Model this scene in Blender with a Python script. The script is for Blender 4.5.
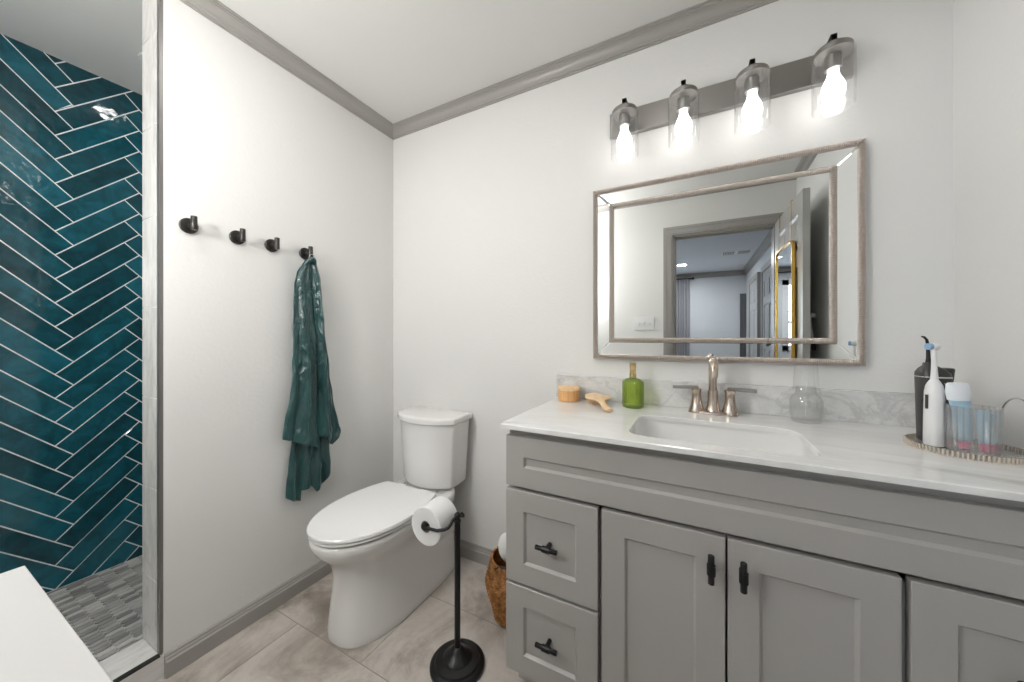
import bpy, math, random
from mathutils import Vector, noise as mnoise
random.seed(7)
PI = math.pi
for o in list(bpy.data.objects): bpy.data.objects.remove(o)
S = bpy.context.scene
COL = S.collection

# ------------------------------------------------------------------ camera
cam_data = bpy.data.cameras.new('camera')
cam = bpy.data.objects.new('camera', cam_data); COL.objects.link(cam)
cam.location = (1.606, -1.52, 1.166)
cam.rotation_euler = (PI/2, 0, math.radians(27.72))
cam_data.sensor_width = 36.0
cam_data.lens = 36*347.4/1024
cam_data.shift_y = -4.4/1024
cam_data.clip_start = 0.02
S.camera = cam
# ------------------------------------------------------------------ colour management
S.view_settings.view_transform = 'Standard'
S.view_settings.look = 'None'
S.view_settings.gamma = 1
S.view_settings.use_curve_mapping = False
S.view_settings.exposure = 0.40
# ------------------------------------------------------------------ world: daylight outside the bedroom window
W = bpy.data.worlds.new('daylight'); S.world = W; W.use_nodes = True
bg = W.node_tree.nodes['Background']
bg.inputs[0].default_value = (0.75, 0.86, 1.0, 1); bg.inputs[1].default_value = 6.0

DRUM_FILL, DOWN, BULB, BEDL, SCONCE_FILL = 13.0, 25.0, 5.0, 460.0, 86.0     # brightness of the lit diffusers and bulbs, added fill lamps included


# ------------------------------------------------------------------ mesh helper
class MB:
    def __init__(s): s.v = []; s.f = []; s.m = []; s.tone = []; s.ct = 0.5
    def add(s, vs, fs, mi=0):
        b = len(s.v); s.v += [tuple(v) for v in vs]
        for f in fs: s.f.append(tuple(b+i for i in f)); s.m.append(mi); s.tone.append(s.ct)
        return s
    def box(s, x0, x1, y0, y1, z0, z1, mi=0):
        return s.add([(x0,y0,z0),(x1,y0,z0),(x1,y1,z0),(x0,y1,z0),(x0,y0,z1),(x1,y0,z1),(x1,y1,z1),(x0,y1,z1)],
                     [(0,3,2,1),(4,5,6,7),(0,1,5,4),(1,2,6,5),(2,3,7,6),(3,0,4,7)], mi)
    def loft(s, rings, mi=0, cap0=True, cap1=True, close=True):
        n = len(rings[0]); vs = [p for r in rings for p in r]; fs = []
        for k in range(len(rings)-1):
            for i in range(n if close else n-1):
                j = (i+1) % n; fs.append((k*n+i, k*n+j, (k+1)*n+j, (k+1)*n+i))
        if cap0: fs.append(tuple(range(n-1, -1, -1)))
        if cap1: fs.append(tuple((len(rings)-1)*n+i for i in range(n)))
        return s.add(vs, fs, mi)
    def lathe(s, prof, c=(0,0,0), seg=32, mi=0, cap0=True, cap1=True, ribs=0, rib_d=0, M=None):
        rings = []
        for r, z in prof:
            ring = []
            for i in range(seg):
                a = 2*PI*i/seg; rr = r
                if ribs: rr = r + rib_d*(math.cos(ribs*a)) if r > rib_d*2 else r
                p = Vector((rr*math.cos(a), rr*math.sin(a), z))
                if M: p = M @ p
                ring.append((p.x+c[0], p.y+c[1], p.z+c[2]))
            rings.append(ring)
        return s.loft(rings, mi, cap0, cap1)
    def tube(s, path, r, seg=12, mi=0, cap=True):
        P = [Vector(p) for p in path]; n = len(P)
        R = r if isinstance(r, (list, tuple)) else [r]*n
        rings = []; up = None
        for i in range(n):
            t = (P[min(i+1, n-1)]-P[max(i-1, 0)]).normalized()
            if up is None:
                up = Vector((0,0,1)) if abs(t.z) < .9 else Vector((1,0,0))
            a = (up - t*up.dot(t)).normalized(); b = t.cross(a); up = a
            rings.append([tuple(P[i]+(a*math.cos(2*PI*k/seg)+b*math.sin(2*PI*k/seg))*R[i]) for k in range(seg)])
        return s.loft(rings, mi, cap, cap)
    def extrude(s, poly, a, b, f, mi=0):
        """poly = list of (d, z); f(d, z, t) -> 3D point for t in (a, b)"""
        return s.loft([[f(d, z, t) for d, z in poly] for t in (a, b)], mi)
    def build(s, name, mats, parent=None, smooth=None, bevel=0, bseg=2, solid=0, sub=0, kind=None, org=None):
        o0 = Vector(org) if org is not None else (Vector(parent['_o']) if parent else Vector((0,0,0)))
        me = bpy.data.meshes.new(name)
        me.from_pydata([tuple(Vector(v)-o0) for v in s.v], [], s.f)
        if not isinstance(mats, (list, tuple)): mats = [mats]
        for m in mats: me.materials.append(m)
        me.polygons.foreach_set('material_index', s.m)
        at = me.attributes.new('tone', 'FLOAT', 'FACE'); at.data.foreach_set('value', s.tone)
        import bmesh
        bm = bmesh.new(); bm.from_mesh(me); bmesh.ops.recalc_face_normals(bm, faces=bm.faces); bm.to_mesh(me); bm.free()
        if smooth:
            me.polygons.foreach_set('use_smooth', [True]*len(me.polygons)); me.set_sharp_from_angle(angle=math.radians(smooth))
        me.update()
        o = bpy.data.objects.new(name, me); COL.objects.link(o)
        if parent: o.parent = parent
        else: o.location = o0
        o['_o'] = tuple(o0)
        if bevel:
            b = o.modifiers.new('bevel', 'BEVEL'); b.width = bevel; b.segments = bseg; b.limit_method = 'ANGLE'; b.angle_limit = .6
            b.harden_normals = False
            me.polygons.foreach_set('use_smooth', [True]*len(me.polygons)); me.set_sharp_from_angle(angle=math.radians(50))
        if solid:
            b = o.modifiers.new('solid', 'SOLIDIFY'); b.thickness = solid; b.offset = 0
        if sub:
            b = o.modifiers.new('sub', 'SUBSURF'); b.levels = sub; b.render_levels = sub
        if kind: o['kind'] = kind
        return o

def thing(name, loc, label, cat, group=None):
    o = bpy.data.objects.new(name, None); COL.objects.link(o); o.location = loc; o.empty_display_size = .05
    o['_o'] = tuple(loc); o['label'] = label; o['category'] = cat
    if group: o['group'] = group
    return o
def tag(o, label, cat, group=None):
    o['label'] = label; o['category'] = cat
    if group: o['group'] = group
    return o
def copy_tree(o, parent=None):
    c = o.copy(); COL.objects.link(c)
    if parent: c.parent = parent
    for ch in list(o.children): copy_tree(ch, c)
    return c
def struct(mb, name, mats, **k): return mb.build(name, mats, kind='structure', **k)

# ------------------------------------------------------------------ materials
def new_mat(name):
    m = bpy.data.materials.new(name); m.use_nodes = True
    nt = m.node_tree; return m, nt, nt.nodes['Principled BSDF']
def N(nt, t, **k):
    n = nt.nodes.new(t)
    for a, b in k.items(): setattr(n, a, b)
    return n
def coords(nt, scale=(1,1,1), rot=(0,0,0)):
    g = N(nt, 'ShaderNodeNewGeometry'); mp = N(nt, 'ShaderNodeMapping')
    mp.inputs['Scale'].default_value = scale; mp.inputs['Rotation'].default_value = rot
    nt.links.new(g.outputs['Position'], mp.inputs['Vector']); return mp.outputs[0]
def noise(nt, vec, scale, detail=4, rough=.55, dist=0):
    n = N(nt, 'ShaderNodeTexNoise'); n.inputs['Scale'].default_value = scale; n.inputs['Detail'].default_value = detail
    n.inputs['Roughness'].default_value = rough; n.inputs['Distortion'].default_value = dist
    nt.links.new(vec, n.inputs['Vector']); return n.outputs[0]
def ramp(nt, fac, stops):
    r = N(nt, 'ShaderNodeValToRGB'); e = r.color_ramp.elements
    while len(e) < len(stops): e.new(.5)
    for i, (p, c) in enumerate(stops): e[i].position = p; e[i].color = (*c, 1)
    nt.links.new(fac, r.inputs[0]); return r.outputs[0]
def mix(nt, fac, a, b, mode='MIX'):
    n = N(nt, 'ShaderNodeMix', data_type='RGBA', blend_type=mode)
    for sock, v in ((n.inputs[0], fac), (n.inputs[6], a), (n.inputs[7], b)):
        if isinstance(v, (int, float)): sock.default_value = v
        elif isinstance(v, tuple): sock.default_value = (*v, 1)
        else: nt.links.new(v, sock)
    return n.outputs[2]
def bump(nt, h, bs, strength=.2, dist=.01):
    b = N(nt, 'ShaderNodeBump'); b.inputs['Strength'].default_value = strength; b.inputs['Distance'].default_value = dist
    nt.links.new(h, b.inputs['Height']); nt.links.new(b.outputs[0], bs.inputs['Normal'])
def plain(name, col, rough=.5, metal=0, bump_s=0, bump_scale=200, coat=0, spec=.5, var=0):
    m, nt, b = new_mat(name)
    b.inputs['Base Color'].default_value = (*col, 1); b.inputs['Roughness'].default_value = rough; b.inputs['Metallic'].default_value = metal
    b.inputs['Specular IOR Level'].default_value = spec; b.inputs['Coat Weight'].default_value = coat
    v = coords(nt)
    if bump_s: bump(nt, noise(nt, v, bump_scale, 3), b, bump_s, .002)
    if var:
        c = ramp(nt, noise(nt, v, 6, 4), [(.3, tuple(x*(1-var) for x in col)), (.7, tuple(min(1, x*(1+var)) for x in col))])
        nt.links.new(c, b.inputs['Base Color'])
    return m
def thin(name, tint=(1,1,1), rough=.02, ior=1.45, base=0.0, diff=0.0, dcol=(.8,.8,.8), edge=None):
    """thin clear glass or acrylic: what is behind shows through, with reflections on top"""
    m = bpy.data.materials.new(name); m.use_nodes = True; nt = m.node_tree; nt.nodes.clear()
    out = N(nt, 'ShaderNodeOutputMaterial'); tr = N(nt, 'ShaderNodeBsdfTransparent'); tr.inputs[0].default_value = (*tint, 1)
    gl = N(nt, 'ShaderNodeBsdfGlossy'); gl.inputs['Roughness'].default_value = rough
    lw = N(nt, 'ShaderNodeLayerWeight'); pw = N(nt, 'ShaderNodeMath', operation='POWER'); pw.inputs[1].default_value = 4.0
    nt.links.new(lw.outputs['Facing'], pw.inputs[0])
    ad = N(nt, 'ShaderNodeMath', operation='MULTIPLY_ADD'); ad.inputs[1].default_value = (ior-1)*1.6; ad.inputs[2].default_value = base+.03; ad.use_clamp = True
    nt.links.new(pw.outputs[0], ad.inputs[0])
    if edge:   # coloured glass: the slanting sides are seen through more glass
        nt.links.new(ramp(nt, lw.outputs['Facing'], [(.25, tint), (.85, edge)]), tr.inputs[0])
    mx = N(nt, 'ShaderNodeMixShader'); nt.links.new(ad.outputs[0], mx.inputs[0]); nt.links.new(tr.outputs[0], mx.inputs[1]); nt.links.new(gl.outputs[0], mx.inputs[2])
    last = mx.outputs[0]
    if diff:
        d = N(nt, 'ShaderNodeBsdfDiffuse'); d.inputs[0].default_value = (*dcol, 1)
        m2 = N(nt, 'ShaderNodeMixShader'); m2.inputs[0].default_value = diff
        nt.links.new(last, m2.inputs[1]); nt.links.new(d.outputs[0], m2.inputs[2]); last = m2.outputs[0]
    nt.links.new(last, out.inputs[0]); return m
def emit(name, col, strength):
    m = bpy.data.materials.new(name); m.use_nodes = True; nt = m.node_tree; nt.nodes.clear()
    out = N(nt, 'ShaderNodeOutputMaterial'); e = N(nt, 'ShaderNodeEmission'); e.inputs[0].default_value = (*col, 1); e.inputs[1].default_value = strength
    nt.links.new(e.outputs[0], out.inputs[0]); return m

wall_m = plain('wall_paint', (.775, .772, .755), .55, bump_s=.35, bump_scale=70, spec=.3)
ceil_m = plain('ceiling_paint', (.76, .755, .735), .6, bump_s=.15, bump_scale=90, spec=.2)
grey_m = plain('grey_trim_paint', (.36, .345, .325), .35)
cab_m = plain('grey_cabinet_paint', (.40, .387, .368), .38, bump_s=.03)
cabin_m = plain('dark_cabinet_inside', (.10, .095, .09), .6)
black_m = plain('matte_black_metal', (.012, .012, .013), .38, .3)
bronze_m = plain('dark_gunmetal', (.06, .057, .053), .33, .8)
porc_m = plain('white_porcelain', (.82, .815, .80), .10, coat=.4)
seat_m = plain('white_plastic_seat', (.86, .86, .85), .18)
nickel_m = plain('brushed_nickel', (.56, .47, .40), .24, 1)
lever_m = plain('satin_nickel_lever', (.33, .32, .305), .42, .9)
fixt_m = plain('brushed_nickel_fixture', (.32, .305, .29), .35, 1)
silver_m = plain('champagne_silver_bead', (.60, .545, .505), .42, 1)
mirror_m = plain('mirror_silver', (.90, .92, .915), .0, 1)
chrome_m = plain('chrome', (.75, .75, .75), .08, 1)
gold_m = plain('gold_metal', (.80, .50, .12), .25, 1)
paper_m = plain('white_paper', (.84, .84, .83), .9, bump_s=.3, bump_scale=300, spec=.1)
card_m = plain('grey_cardboard', (.35, .30, .25), .9)
white_m = plain('white_laminate', (.54, .535, .525), .35)
plastic_m = plain('white_plastic', (.82, .82, .82), .3)
glass_m = thin('clear_lamp_glass', (.985,.985,.985), .04, 1.5, .02, .025, (.9,.9,.9))
acryl_m = thin('clear_acrylic', (.975, .972, .968), .06, 1.9, .08, .09)
cutglass_m = thin('cut_clear_glass', (.985,.987,.985), .06, 1.45, .05, .06)
bulb_m = emit('lit_bulb', (1, .975, .94), BULB)
lit_m = emit('lit_diffuser', (1, .985, .965), DOWN)
litbed_m = emit('lit_bedroom_diffuser', (.95, .97, 1), BEDL)

def marble_mat(name, vein=(.42,.42,.42), base=(.80,.80,.785), scale=2.2, amt=1.0, stretch=(1,1,1), rot=(0,0,.5), lo=.46, rough=.12):
    m, nt, b = new_mat(name); v = coords(nt, stretch, rot)
    n1 = noise(nt, v, scale, 8, .62, 1.2)
    c1 = ramp(nt, n1, [(lo-.05, base), (lo+.015, tuple(x*(1-.33*amt)+y*.33*amt for x, y in zip(base, vein))), (lo+.035, tuple(x*.97 for x in base)), (lo+.17, base)])
    n2 = noise(nt, v, scale*6, 6, .7, .6)
    c2 = ramp(nt, n2, [(.35, tuple(.80+.2*(1-amt*.75) for x in base)), (.62, (1, 1, 1))])
    c = mix(nt, 1.0, c1, c2, 'MULTIPLY')
    nt.links.new(c, b.inputs['Base Color']); b.inputs['Roughness'].default_value = rough
    return m
marble_top = marble_mat('carrara_marble_top', amt=.45, stretch=(.5, 1.6, 1), rot=(0,0,.15), base=(.84,.84,.825))
marble_splash = marble_mat('carrara_marble_splash', base=(.76,.76,.75), vein=(.30,.30,.30), amt=.95, scale=5, rot=(0,.5,0), stretch=(.8,1,1))
marble_jamb = marble_mat('white_veined_marble_tile', base=(.78,.775,.75), vein=(.42,.40,.38), amt=.9, scale=3, stretch=(2.5,2.5,.5), rot=(.1,.05,0), rough=.25)
marble_curb = marble_mat('white_veined_marble_curb', base=(.80,.79,.77), vein=(.45,.42,.38), amt=.8, scale=3, stretch=(2.5,.6,1), rot=(0,0,.1), rough=.2)

def teal_mat():
    m, nt, b = new_mat('glazed_teal_tile'); v = coords(nt)
    at = N(nt, 'ShaderNodeAttribute', attribute_name='tone')
    vv = coords(nt, (1, 1, 1), (PI/4, 0, 0))
    n1 = noise(nt, v, 14, 5, .6, .8)
    a = N(nt, 'ShaderNodeMath', operation='MULTIPLY_ADD'); a.inputs[1].default_value = .45; nt.links.new(at.outputs['Fac'], a.inputs[0]); nt.links.new(n1, a.inputs[2])
    c = ramp(nt, a.outputs[0], [(.40, (.003, .034, .046)), (.72, (.005, .068, .092)), (1.0, (.010, .120, .165))])
    nt.links.new(c, b.inputs['Base Color']); b.inputs['Roughness'].default_value = .10; b.inputs['Coat Weight'].default_value = .3
    bump(nt, noise(nt, v, 16, 2, .5), b, .35, .012)
    return m
teal_m = teal_mat()
grout_m = plain('white_grout', (.80, .84, .84), .9)

def toned(name, stops, scale=6, k=.6, rough=.4, stretch=(1,1,1), rot=(0,0,0), dist=.5, bs=.1):
    m, nt, b = new_mat(name); v = coords(nt, stretch, rot)
    at = N(nt, 'ShaderNodeAttribute', attribute_name='tone')
    n1 = noise(nt, v, scale, 7, .62, dist)
    a = N(nt, 'ShaderNodeMath', operation='MULTIPLY_ADD'); a.inputs[1].default_value = k; nt.links.new(at.outputs['Fac'], a.inputs[0]); nt.links.new(n1, a.inputs[2])
    s = N(nt, 'ShaderNodeMath', operation='SUBTRACT'); s.inputs[1].default_value = k/2; nt.links.new(a.outputs[0], s.inputs[0])
    c = ramp(nt, s.outputs[0], stops); fine = ramp(nt, noise(nt, v, scale*14, 5, .7), [(.3, (.86,.86,.86)), (.7, (1,1,1))])
    nt.links.new(mix(nt, 1.0, c, fine, 'MULTIPLY'), b.inputs['Base Color']); b.inputs['Roughness'].default_value = rough
    bump(nt, n1, b, bs, .003)
    return m
floor_m = toned('concrete_look_tile', [(.34, (.19,.165,.14)), (.45, (.37,.325,.28)), (.55, (.58,.53,.48)), (.72, (.70,.655,.61))], 2.6, .07, .42, (1,1,1), dist=.7)
floorgrout_m = plain('floor_grout', (.30, .285, .265), .9)
mosaic_m = toned('grey_marble_mosaic', [(.2, (.26,.25,.24)), (.5, (.46,.45,.435)), (.85, (.70,.68,.65))], 7, .60, .35, (2, .8, 1))
mosgrout_m = plain('mosaic_grout', (.72, .71, .69), .9)

def satin_mat():
    m, nt, b = new_mat('dark_teal_satin'); v = coords(nt, (1, 1, .35))
    c = ramp(nt, noise(nt, v, 12, 5, .6, .6), [(.3, (.008, .038, .040)), (.7, (.019, .080, .079))])
    nt.links.new(c, b.inputs['Base Color']); b.inputs['Roughness'].default_value = .30
    b.inputs['Sheen Weight'].default_value = .4; b.inputs['Sheen Roughness'].default_value = .4; b.inputs['Sheen Tint'].default_value = (.3,.7,.65,1)
    b.inputs['Specular IOR Level'].default_value = .7
    v2 = coords(nt, (1, 1, .55), (.35, 0, 0))
    bump(nt, noise(nt, v2, 13, 3, .5, 1.6), b, .8, .022)
    return m
satin_m = satin_mat()
def wood_mat(name, a, b_, stretch, scale=20, rot=(0,0,0)):
    m, nt, b = new_mat(name); v = coords(nt, stretch, rot)
    nt.links.new(ramp(nt, noise(nt, v, scale, 4, .6, .3), [(.3, a), (.7, b_)]), b.inputs['Base Color']); b.inputs['Roughness'].default_value = .5
    return m
bamboo_m = wood_mat('bamboo_wood', (.62,.30,.10), (.86,.52,.24), (6, 6, .4))
bamboo2_m = wood_mat('pale_bamboo_lid', (.72,.45,.22), (.90,.66,.40), (4, .6, 1))
brushw_m = wood_mat('pale_brush_wood', (.74,.50,.28), (.92,.70,.46), (3, 1, 1), 14)
def weave_mat():
    m, nt, b = new_mat('woven_seagrass'); v = coords(nt)
    c = ramp(nt, noise(nt, v, 45, 4, .7), [(.3, (.13,.045,.010)), (.5, (.36,.15,.04)), (.72, (.62,.33,.11))])
    nt.links.new(c, b.inputs['Base Color']); b.inputs['Roughness'].default_value = .7
    return m
weave_m = weave_mat()
rope_m = plain('dark_rope', (.06, .045, .035), .8, bump_s=1, bump_scale=400)

# ------------------------------------------------------------------ room shell
H = 2.41; RX = 2.285; FY = -1.84; SX = -.91; JY = -1.026
mb = MB(); mb.box(0, RX, 0-.0, .10, -.05, H+.05) ; mb.box(-1.01, 0, 0, .10, -.05, H+.05); struct(mb, 'wall_back', wall_m)
mb = MB(); mb.box(-.141, 0, JY, -.0002, -.02, H); struct(mb, 'wall_left', wall_m)
mb = MB(); mb.box(RX, RX+.10, FY-.11, .0999, -.05, H+.05); struct(mb, 'wall_right', wall_m)
mb = MB()
DX0, DX1, DH = 1.437, 2.165, 2.04
mb.box(SX-.10, DX0, FY-.11, FY, -.05, H+.05); mb.box(DX1, RX-.0005, FY-.11, FY, -.05, H+.05); mb.box(DX0, DX1, FY-.11, FY, DH, H+.05)
struct(mb, 'wall_front', wall_m)
mb = MB(); mb.box(SX-.10, RX+.1, FY-.11, .10, H, H+.10); struct(mb, 'ceiling', ceil_m)

# herringbone glazed wall
w_sh = struct(MB().box(SX-.10, SX-.0022, FY, 0, -.05, H), 'wall_shower', grout_m)
def clip(poly, lo, hi):
    for ax, lim, sgn in ((0, lo[0], 1), (0, hi[0], -1), (1, lo[1], 1), (1, hi[1], -1)):
        out = []
        for i in range(len(poly)):
            a, b = poly[i], poly[(i+1) % len(poly)]
            da, db = sgn*(a[ax]-lim), sgn*(b[ax]-lim)
            if da >= 0: out.append(a)
            if (da >= 0) != (db >= 0):
                t = da/(da-db); out.append((a[0]+(b[0]-a[0])*t, a[1]+(b[1]-a[1])*t))
        poly = out
        if len(poly) < 3: return []
    return poly
TW = .0752; g = .0023; r2 = math.sqrt(.5)
mb = MB(); oy, oz = -1.045, 2.114
for band in range(-6, 7):
    for k in range(-34, 8):
        for typ in (0, 1):
            i0, j0 = k + 4*band, k - 4*band
            if typ == 0: q = [(i0, j0), (i0+4, j0), (i0+4, j0+1), (i0, j0+1)]
            else: q = [(i0, j0+1), (i0+1, j0+1), (i0+1, j0+5), (i0, j0+5)]
            cx = sum(p[0] for p in q)/4; cy = sum(p[1] for p in q)/4
            pts = []
            for a, b in q:
                a = a*TW + (g if a < cx else -g); b = b*TW + (g if b < cy else -g)
                pts.append((oy + (a-b)*r2, oz + (a+b)*r2))
            pts = clip(pts, (FY+.001, .042), (-.002, H-.001))
            if not pts: continue
            n = len(pts); mb.ct = random.random(); ty, tz = random.uniform(-.012, .012), random.uniform(-.012, .012)
            cc = (sum(p[0] for p in pts)/n, sum(p[1] for p in pts)/n)
            x0, x1 = SX-.0035, SX
            inn = [(cc[0]+(p[0]-cc[0])*.0+(p[0]), p[1]) for p in pts]
            vs = [(x0, p[0], p[1]) for p in pts] + [(x1-.0010, p[0], p[1]) for p in pts]
            for p in pts:
                d = math.hypot(p[0]-cc[0], p[1]-cc[1]); s = max(0, 1-.0022/max(d, .003))
                yy, zz = cc[0]+(p[0]-cc[0])*s, cc[1]+(p[1]-cc[1])*s
                vs.append((x1+ty*(yy-cc[0])+tz*(zz-cc[1]), yy, zz))
            fs = []
            for i in range(n):
                j = (i+1) % n; fs += [(i, j, n+j, n+i), (n+i, n+j, 2*n+j, 2*n+i)]
            fs.append(tuple(2*n+i for i in range(n)))
            mb.add(vs, fs)
to = mb.build('tile_field', teal_m, w_sh); to['label'] = 'glossy teal herringbone tiles'

# shower floor mosaic
sf = MB(); sf.box(SX, -.136, FY, 0, -.05, .036)
hl, hw = .056, .026; e = hl/2-.0026; f_ = hl/2-.010; w = hw/2-.0022; pitch = hl-.0095
for r in range(-1, int((-.136-SX)/hw)+2):
    for c in range(-1, int(1.84/pitch)+2):
        yy = FY + c*pitch; xx = SX + hw*(r+(.5 if c % 2 else 0))
        pts = [(xx, yy-e), (xx+w, yy-f_), (xx+w, yy+f_), (xx, yy+e), (xx-w, yy+f_), (xx-w, yy-f_)]
        pts = clip(pts, (SX+.001, FY+.001), (-.137, -.001))
        if len(pts) < 3: continue
        sf.ct = random.random()
        n = len(pts); sf.add([(p[0], p[1], .036) for p in pts]+[(p[0], p[1], .040) for p in pts],
                 [tuple(n+i for i in range(n))]+[(i, (i+1) % n, n+(i+1) % n, n+i) for i in range(n)], 1)
struct(sf, 'floor_shower', [mosgrout_m, mosaic_m])

# bathroom floor: large rectangular tiles
fl = MB(); fl.box(-.1365, RX, FY-.11, 0, -.05, -.0015)
ys = [-.306+.369*k for k in range(-5, 3)]
for ri, y0 in enumerate(ys):
    y1 = y0+.369; off = .55 - .74*2 + (0 if ri % 2 == 0 else .37)
    for c in range(6):
        x0 = off+.74*c; x1 = x0+.74
        pts = clip([(x0+.0018, y0+.0018), (x1-.0018, y0+.0018), (x1-.0018, y1-.0018), (x0+.0018, y1-.0018)], (0.0005, FY-.109), (RX-.0005, -.0005))
        if not pts: continue
        fl.ct = random.random(); n = len(pts)
        fl.add([(p[0], p[1], -.0015) for p in pts]+[(p[0], p[1], 0) for p in pts], [tuple(n+i for i in range(n))]+[(i, (i+1) % n, n+(i+1) % n, n+i) for i in range(n)], 1)
struct(fl, 'floor', [floorgrout_m, floor_m])

# marble jamb on the wall end, metal edge, curb
jm = MB(); z = .0855; zs = [.085, .323, .638, .953, 1.268, 1.583, 1.898, 2.213, H]
for a, b in zip(zs, zs[1:]): jm.ct = random.random(); jm.box(-.1505, -.021, JY-.007, JY, a+.0012, b-.0008)
jm.box(-.149, -.022, JY-.005, JY, .085, H, 1)
jm.box(-.1505, -.1415, JY-.002, -.001, .041, H)     # shower side of the partition, same marble
struct(jm, 'trim_1', [marble_jamb, grout_m], bevel=.0008, bseg=1)
struct(MB().box(-.0208, .0005, JY-.0075, JY+.002, .087, H), 'trim_2', plain('dark_aluminium_edge', (.22,.215,.205), .4, .6))
cb = MB(); cb.box(-.136, -.008, FY, JY-.0005, 0, .078); cb.ct=.3
for a, b in ((JY-.0075, JY-.30), (JY-.302, JY-.61), (JY-.612, FY)): cb.box(-.140, -.012, b, a, .078, .086)
for a, b in ((JY+.0035, JY-.42), (JY-.422, FY)): cb.box(-.0085 if a < JY else .0002, .004, b, a, 0, .080)
cb.box(-.0085, .0002, JY-.42, JY-.0005, 0, .080)
struct(cb, 'trim_3', marble_curb)
struct(MB().box(-.012, .0045, FY, JY-.007, .0802, .0865), 'trim_4', plain('dark_aluminium_channel', (.05,.05,.047), .4, .5))

# crown and base mouldings
CR = [(0, -.060), (.005, -.060), (.0055, -.053), (.011, -.052), (.0115, -.047), (.0135, -.0455)] + [(.0135+.023*(1-math.cos(t)), -.0455+.030*math.sin(t)) for t in (.25,.5,.75,1.0,1.25,1.5)] + [(.0355, -.0125), (.0405, -.012), (.041, -.006), (.046, -.0055), (.046, 0), (0, 0)]
BASE = [(0, 0), (.017, 0), (.017, .054), (.0145, .057), (.011, .058), (.010, .064), (.0065, .068), (.0065, .074), (.003, .079), (0, .080)]
def mould(name, poly, kind, a, b, z0, mat):
    if kind == 'L': f = lambda d, z, t: (0+d, t, z0+z)
    if kind == 'B': f = lambda d, z, t: (t, 0-d, z0+z)
    if kind == 'R': f = lambda d, z, t: (RX-d, t, z0+z)
    if kind == 'F': f = lambda d, z, t: (t, FY+d, z0+z)
    m_ = MB(); m_.extrude(poly, a, b, f); return struct(m_, name, mat, smooth=14)
mould('trim_5', CR, 'L', JY, 0, H, grey_m); mould('trim_6', CR, 'B', 0, RX, H, grey_m)
mould('trim_7', CR, 'R', FY, 0, H, grey_m); mould('trim_8', CR, 'F', SX, RX, H, grey_m)
mould('baseboard_left', BASE, 'L', JY+.004, 0, 0, grey_m); mould('baseboard_back', BASE, 'B', 0, 1.068, 0, grey_m)
mould('baseboard_front', BASE, 'F', 0, DX0-.07, 0, grey_m); mould('baseboard_right', BASE, 'R', FY, -.55, 0, grey_m)

# ------------------------------------------------------------------ door opening, door, bedroom (seen in the mirror)
cs = MB()
def casing(cs, x0, x1, zt, y, s, w=.075, t=.018):
    for (a, b) in ((x0-w, x0), (x1, x1+w)):
        cs.box(a, b, *sorted((y, y+s*t)), 0, zt+w)
    cs.box(x0, x1, *sorted((y, y+s*t)), zt, zt+w)
    for e in (.012, .050):   # moulded steps
        for (a, b) in ((x0-e-.012, x0-e), (x1+e, x1+e+.012)): cs.box(a, b, *sorted((y, y+s*(t+.005))), 0, zt+e)
        cs.box(x0-e-.012, x1+e+.012, *sorted((y, y+s*(t+.005))), zt+e, zt+e+.012)
casing(cs, DX0, DX1-.0, DH, FY, 1, w=.072) ; casing(cs, DX0, DX1, DH, FY-.11, -1, w=.072)
cs.box(DX0, DX0+.016, FY-.11, FY, 0, DH); cs.box(DX1-.016, DX1, FY-.11, FY, 0, DH); cs.box(DX0, DX1, FY-.11, FY, DH-.016, DH)
cs.box(DX0+.016, DX0+.028, FY-.06, FY-.045, 0, DH-.016); cs.box(DX0+.016, DX1-.016, FY-.06, FY-.045, DH-.028, DH-.016)
struct(cs, 'trim_9', grey_m)
doorw_m = plain('grey_door_paint', (.36, .355, .345), .3)
def panel_face(mb, o, u, v, n, w, h, panels, depth):
    """door slab with recessed panels on both faces; o corner, u along width, v up, n normal"""
    o, u, v, n = map(Vector, (o, u, v, n))
    P = lambda a, b, c: tuple(o+u*a+v*b+n*c)
    xs = sorted({0, w} | {p[0] for p in panels} | {p[2] for p in panels}); zs_ = sorted({0, h} | {p[1] for p in panels} | {p[3] for p in panels})
    for side, c0, s in ((0, 0, 1), (1, depth, -1)):
        for i in range(len(xs)-1):
            for j in range(len(zs_)-1):
                mx_, mz_ = (xs[i]+xs[i+1])/2, (zs_[j]+zs_[j+1])/2
                if any(p[0] < mx_ < p[2] and p[1] < mz_ < p[3] for p in panels): continue
                mb.add([P(xs[i], zs_[j], c0), P(xs[i+1], zs_[j], c0), P(xs[i+1], zs_[j+1], c0), P(xs[i], zs_[j+1], c0)], [(0,1,2,3)])
        for a, b, c, d in panels:
            L = [(0, 0), (.014, .009), (.035, .009), (.05, .003)]
            rings = [[P(a+e, b+e, c0+s*q), P(c-e, b+e, c0+s*q), P(c-e, d-e, c0+s*q), P(a+e, d-e, c0+s*q)] for e, q in L]
            mb.loft(rings, cap0=False, cap1=True)
    mb.add([P(0,0,0),P(w,0,0),P(w,h,0),P(0,h,0),P(0,0,depth),P(w,0,depth),P(w,h,depth),P(0,h,depth)], [(0,1,5,4),(1,2,6,5),(2,3,7,6),(3,0,4,7)])
def six_panel(w): 
    c = w/2; m_ = .10; q = .045
    return [(m_, .2, c-q, .85), (c+q, .2, w-m_, .85), (m_, .97, c-q, 1.58), (c+q, .97, w-m_, 1.58), (m_, 1.68, c-q, 1.90), (c+q, 1.68, w-m_, 1.90)]
dm = MB(); dw = .71
dang = math.radians(89)
ud = Vector((math.cos(dang), math.sin(dang), 0)); nd = Vector((-ud.y, ud.x, 0))
do_ = Vector((2.152, FY+.022, .012))
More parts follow.
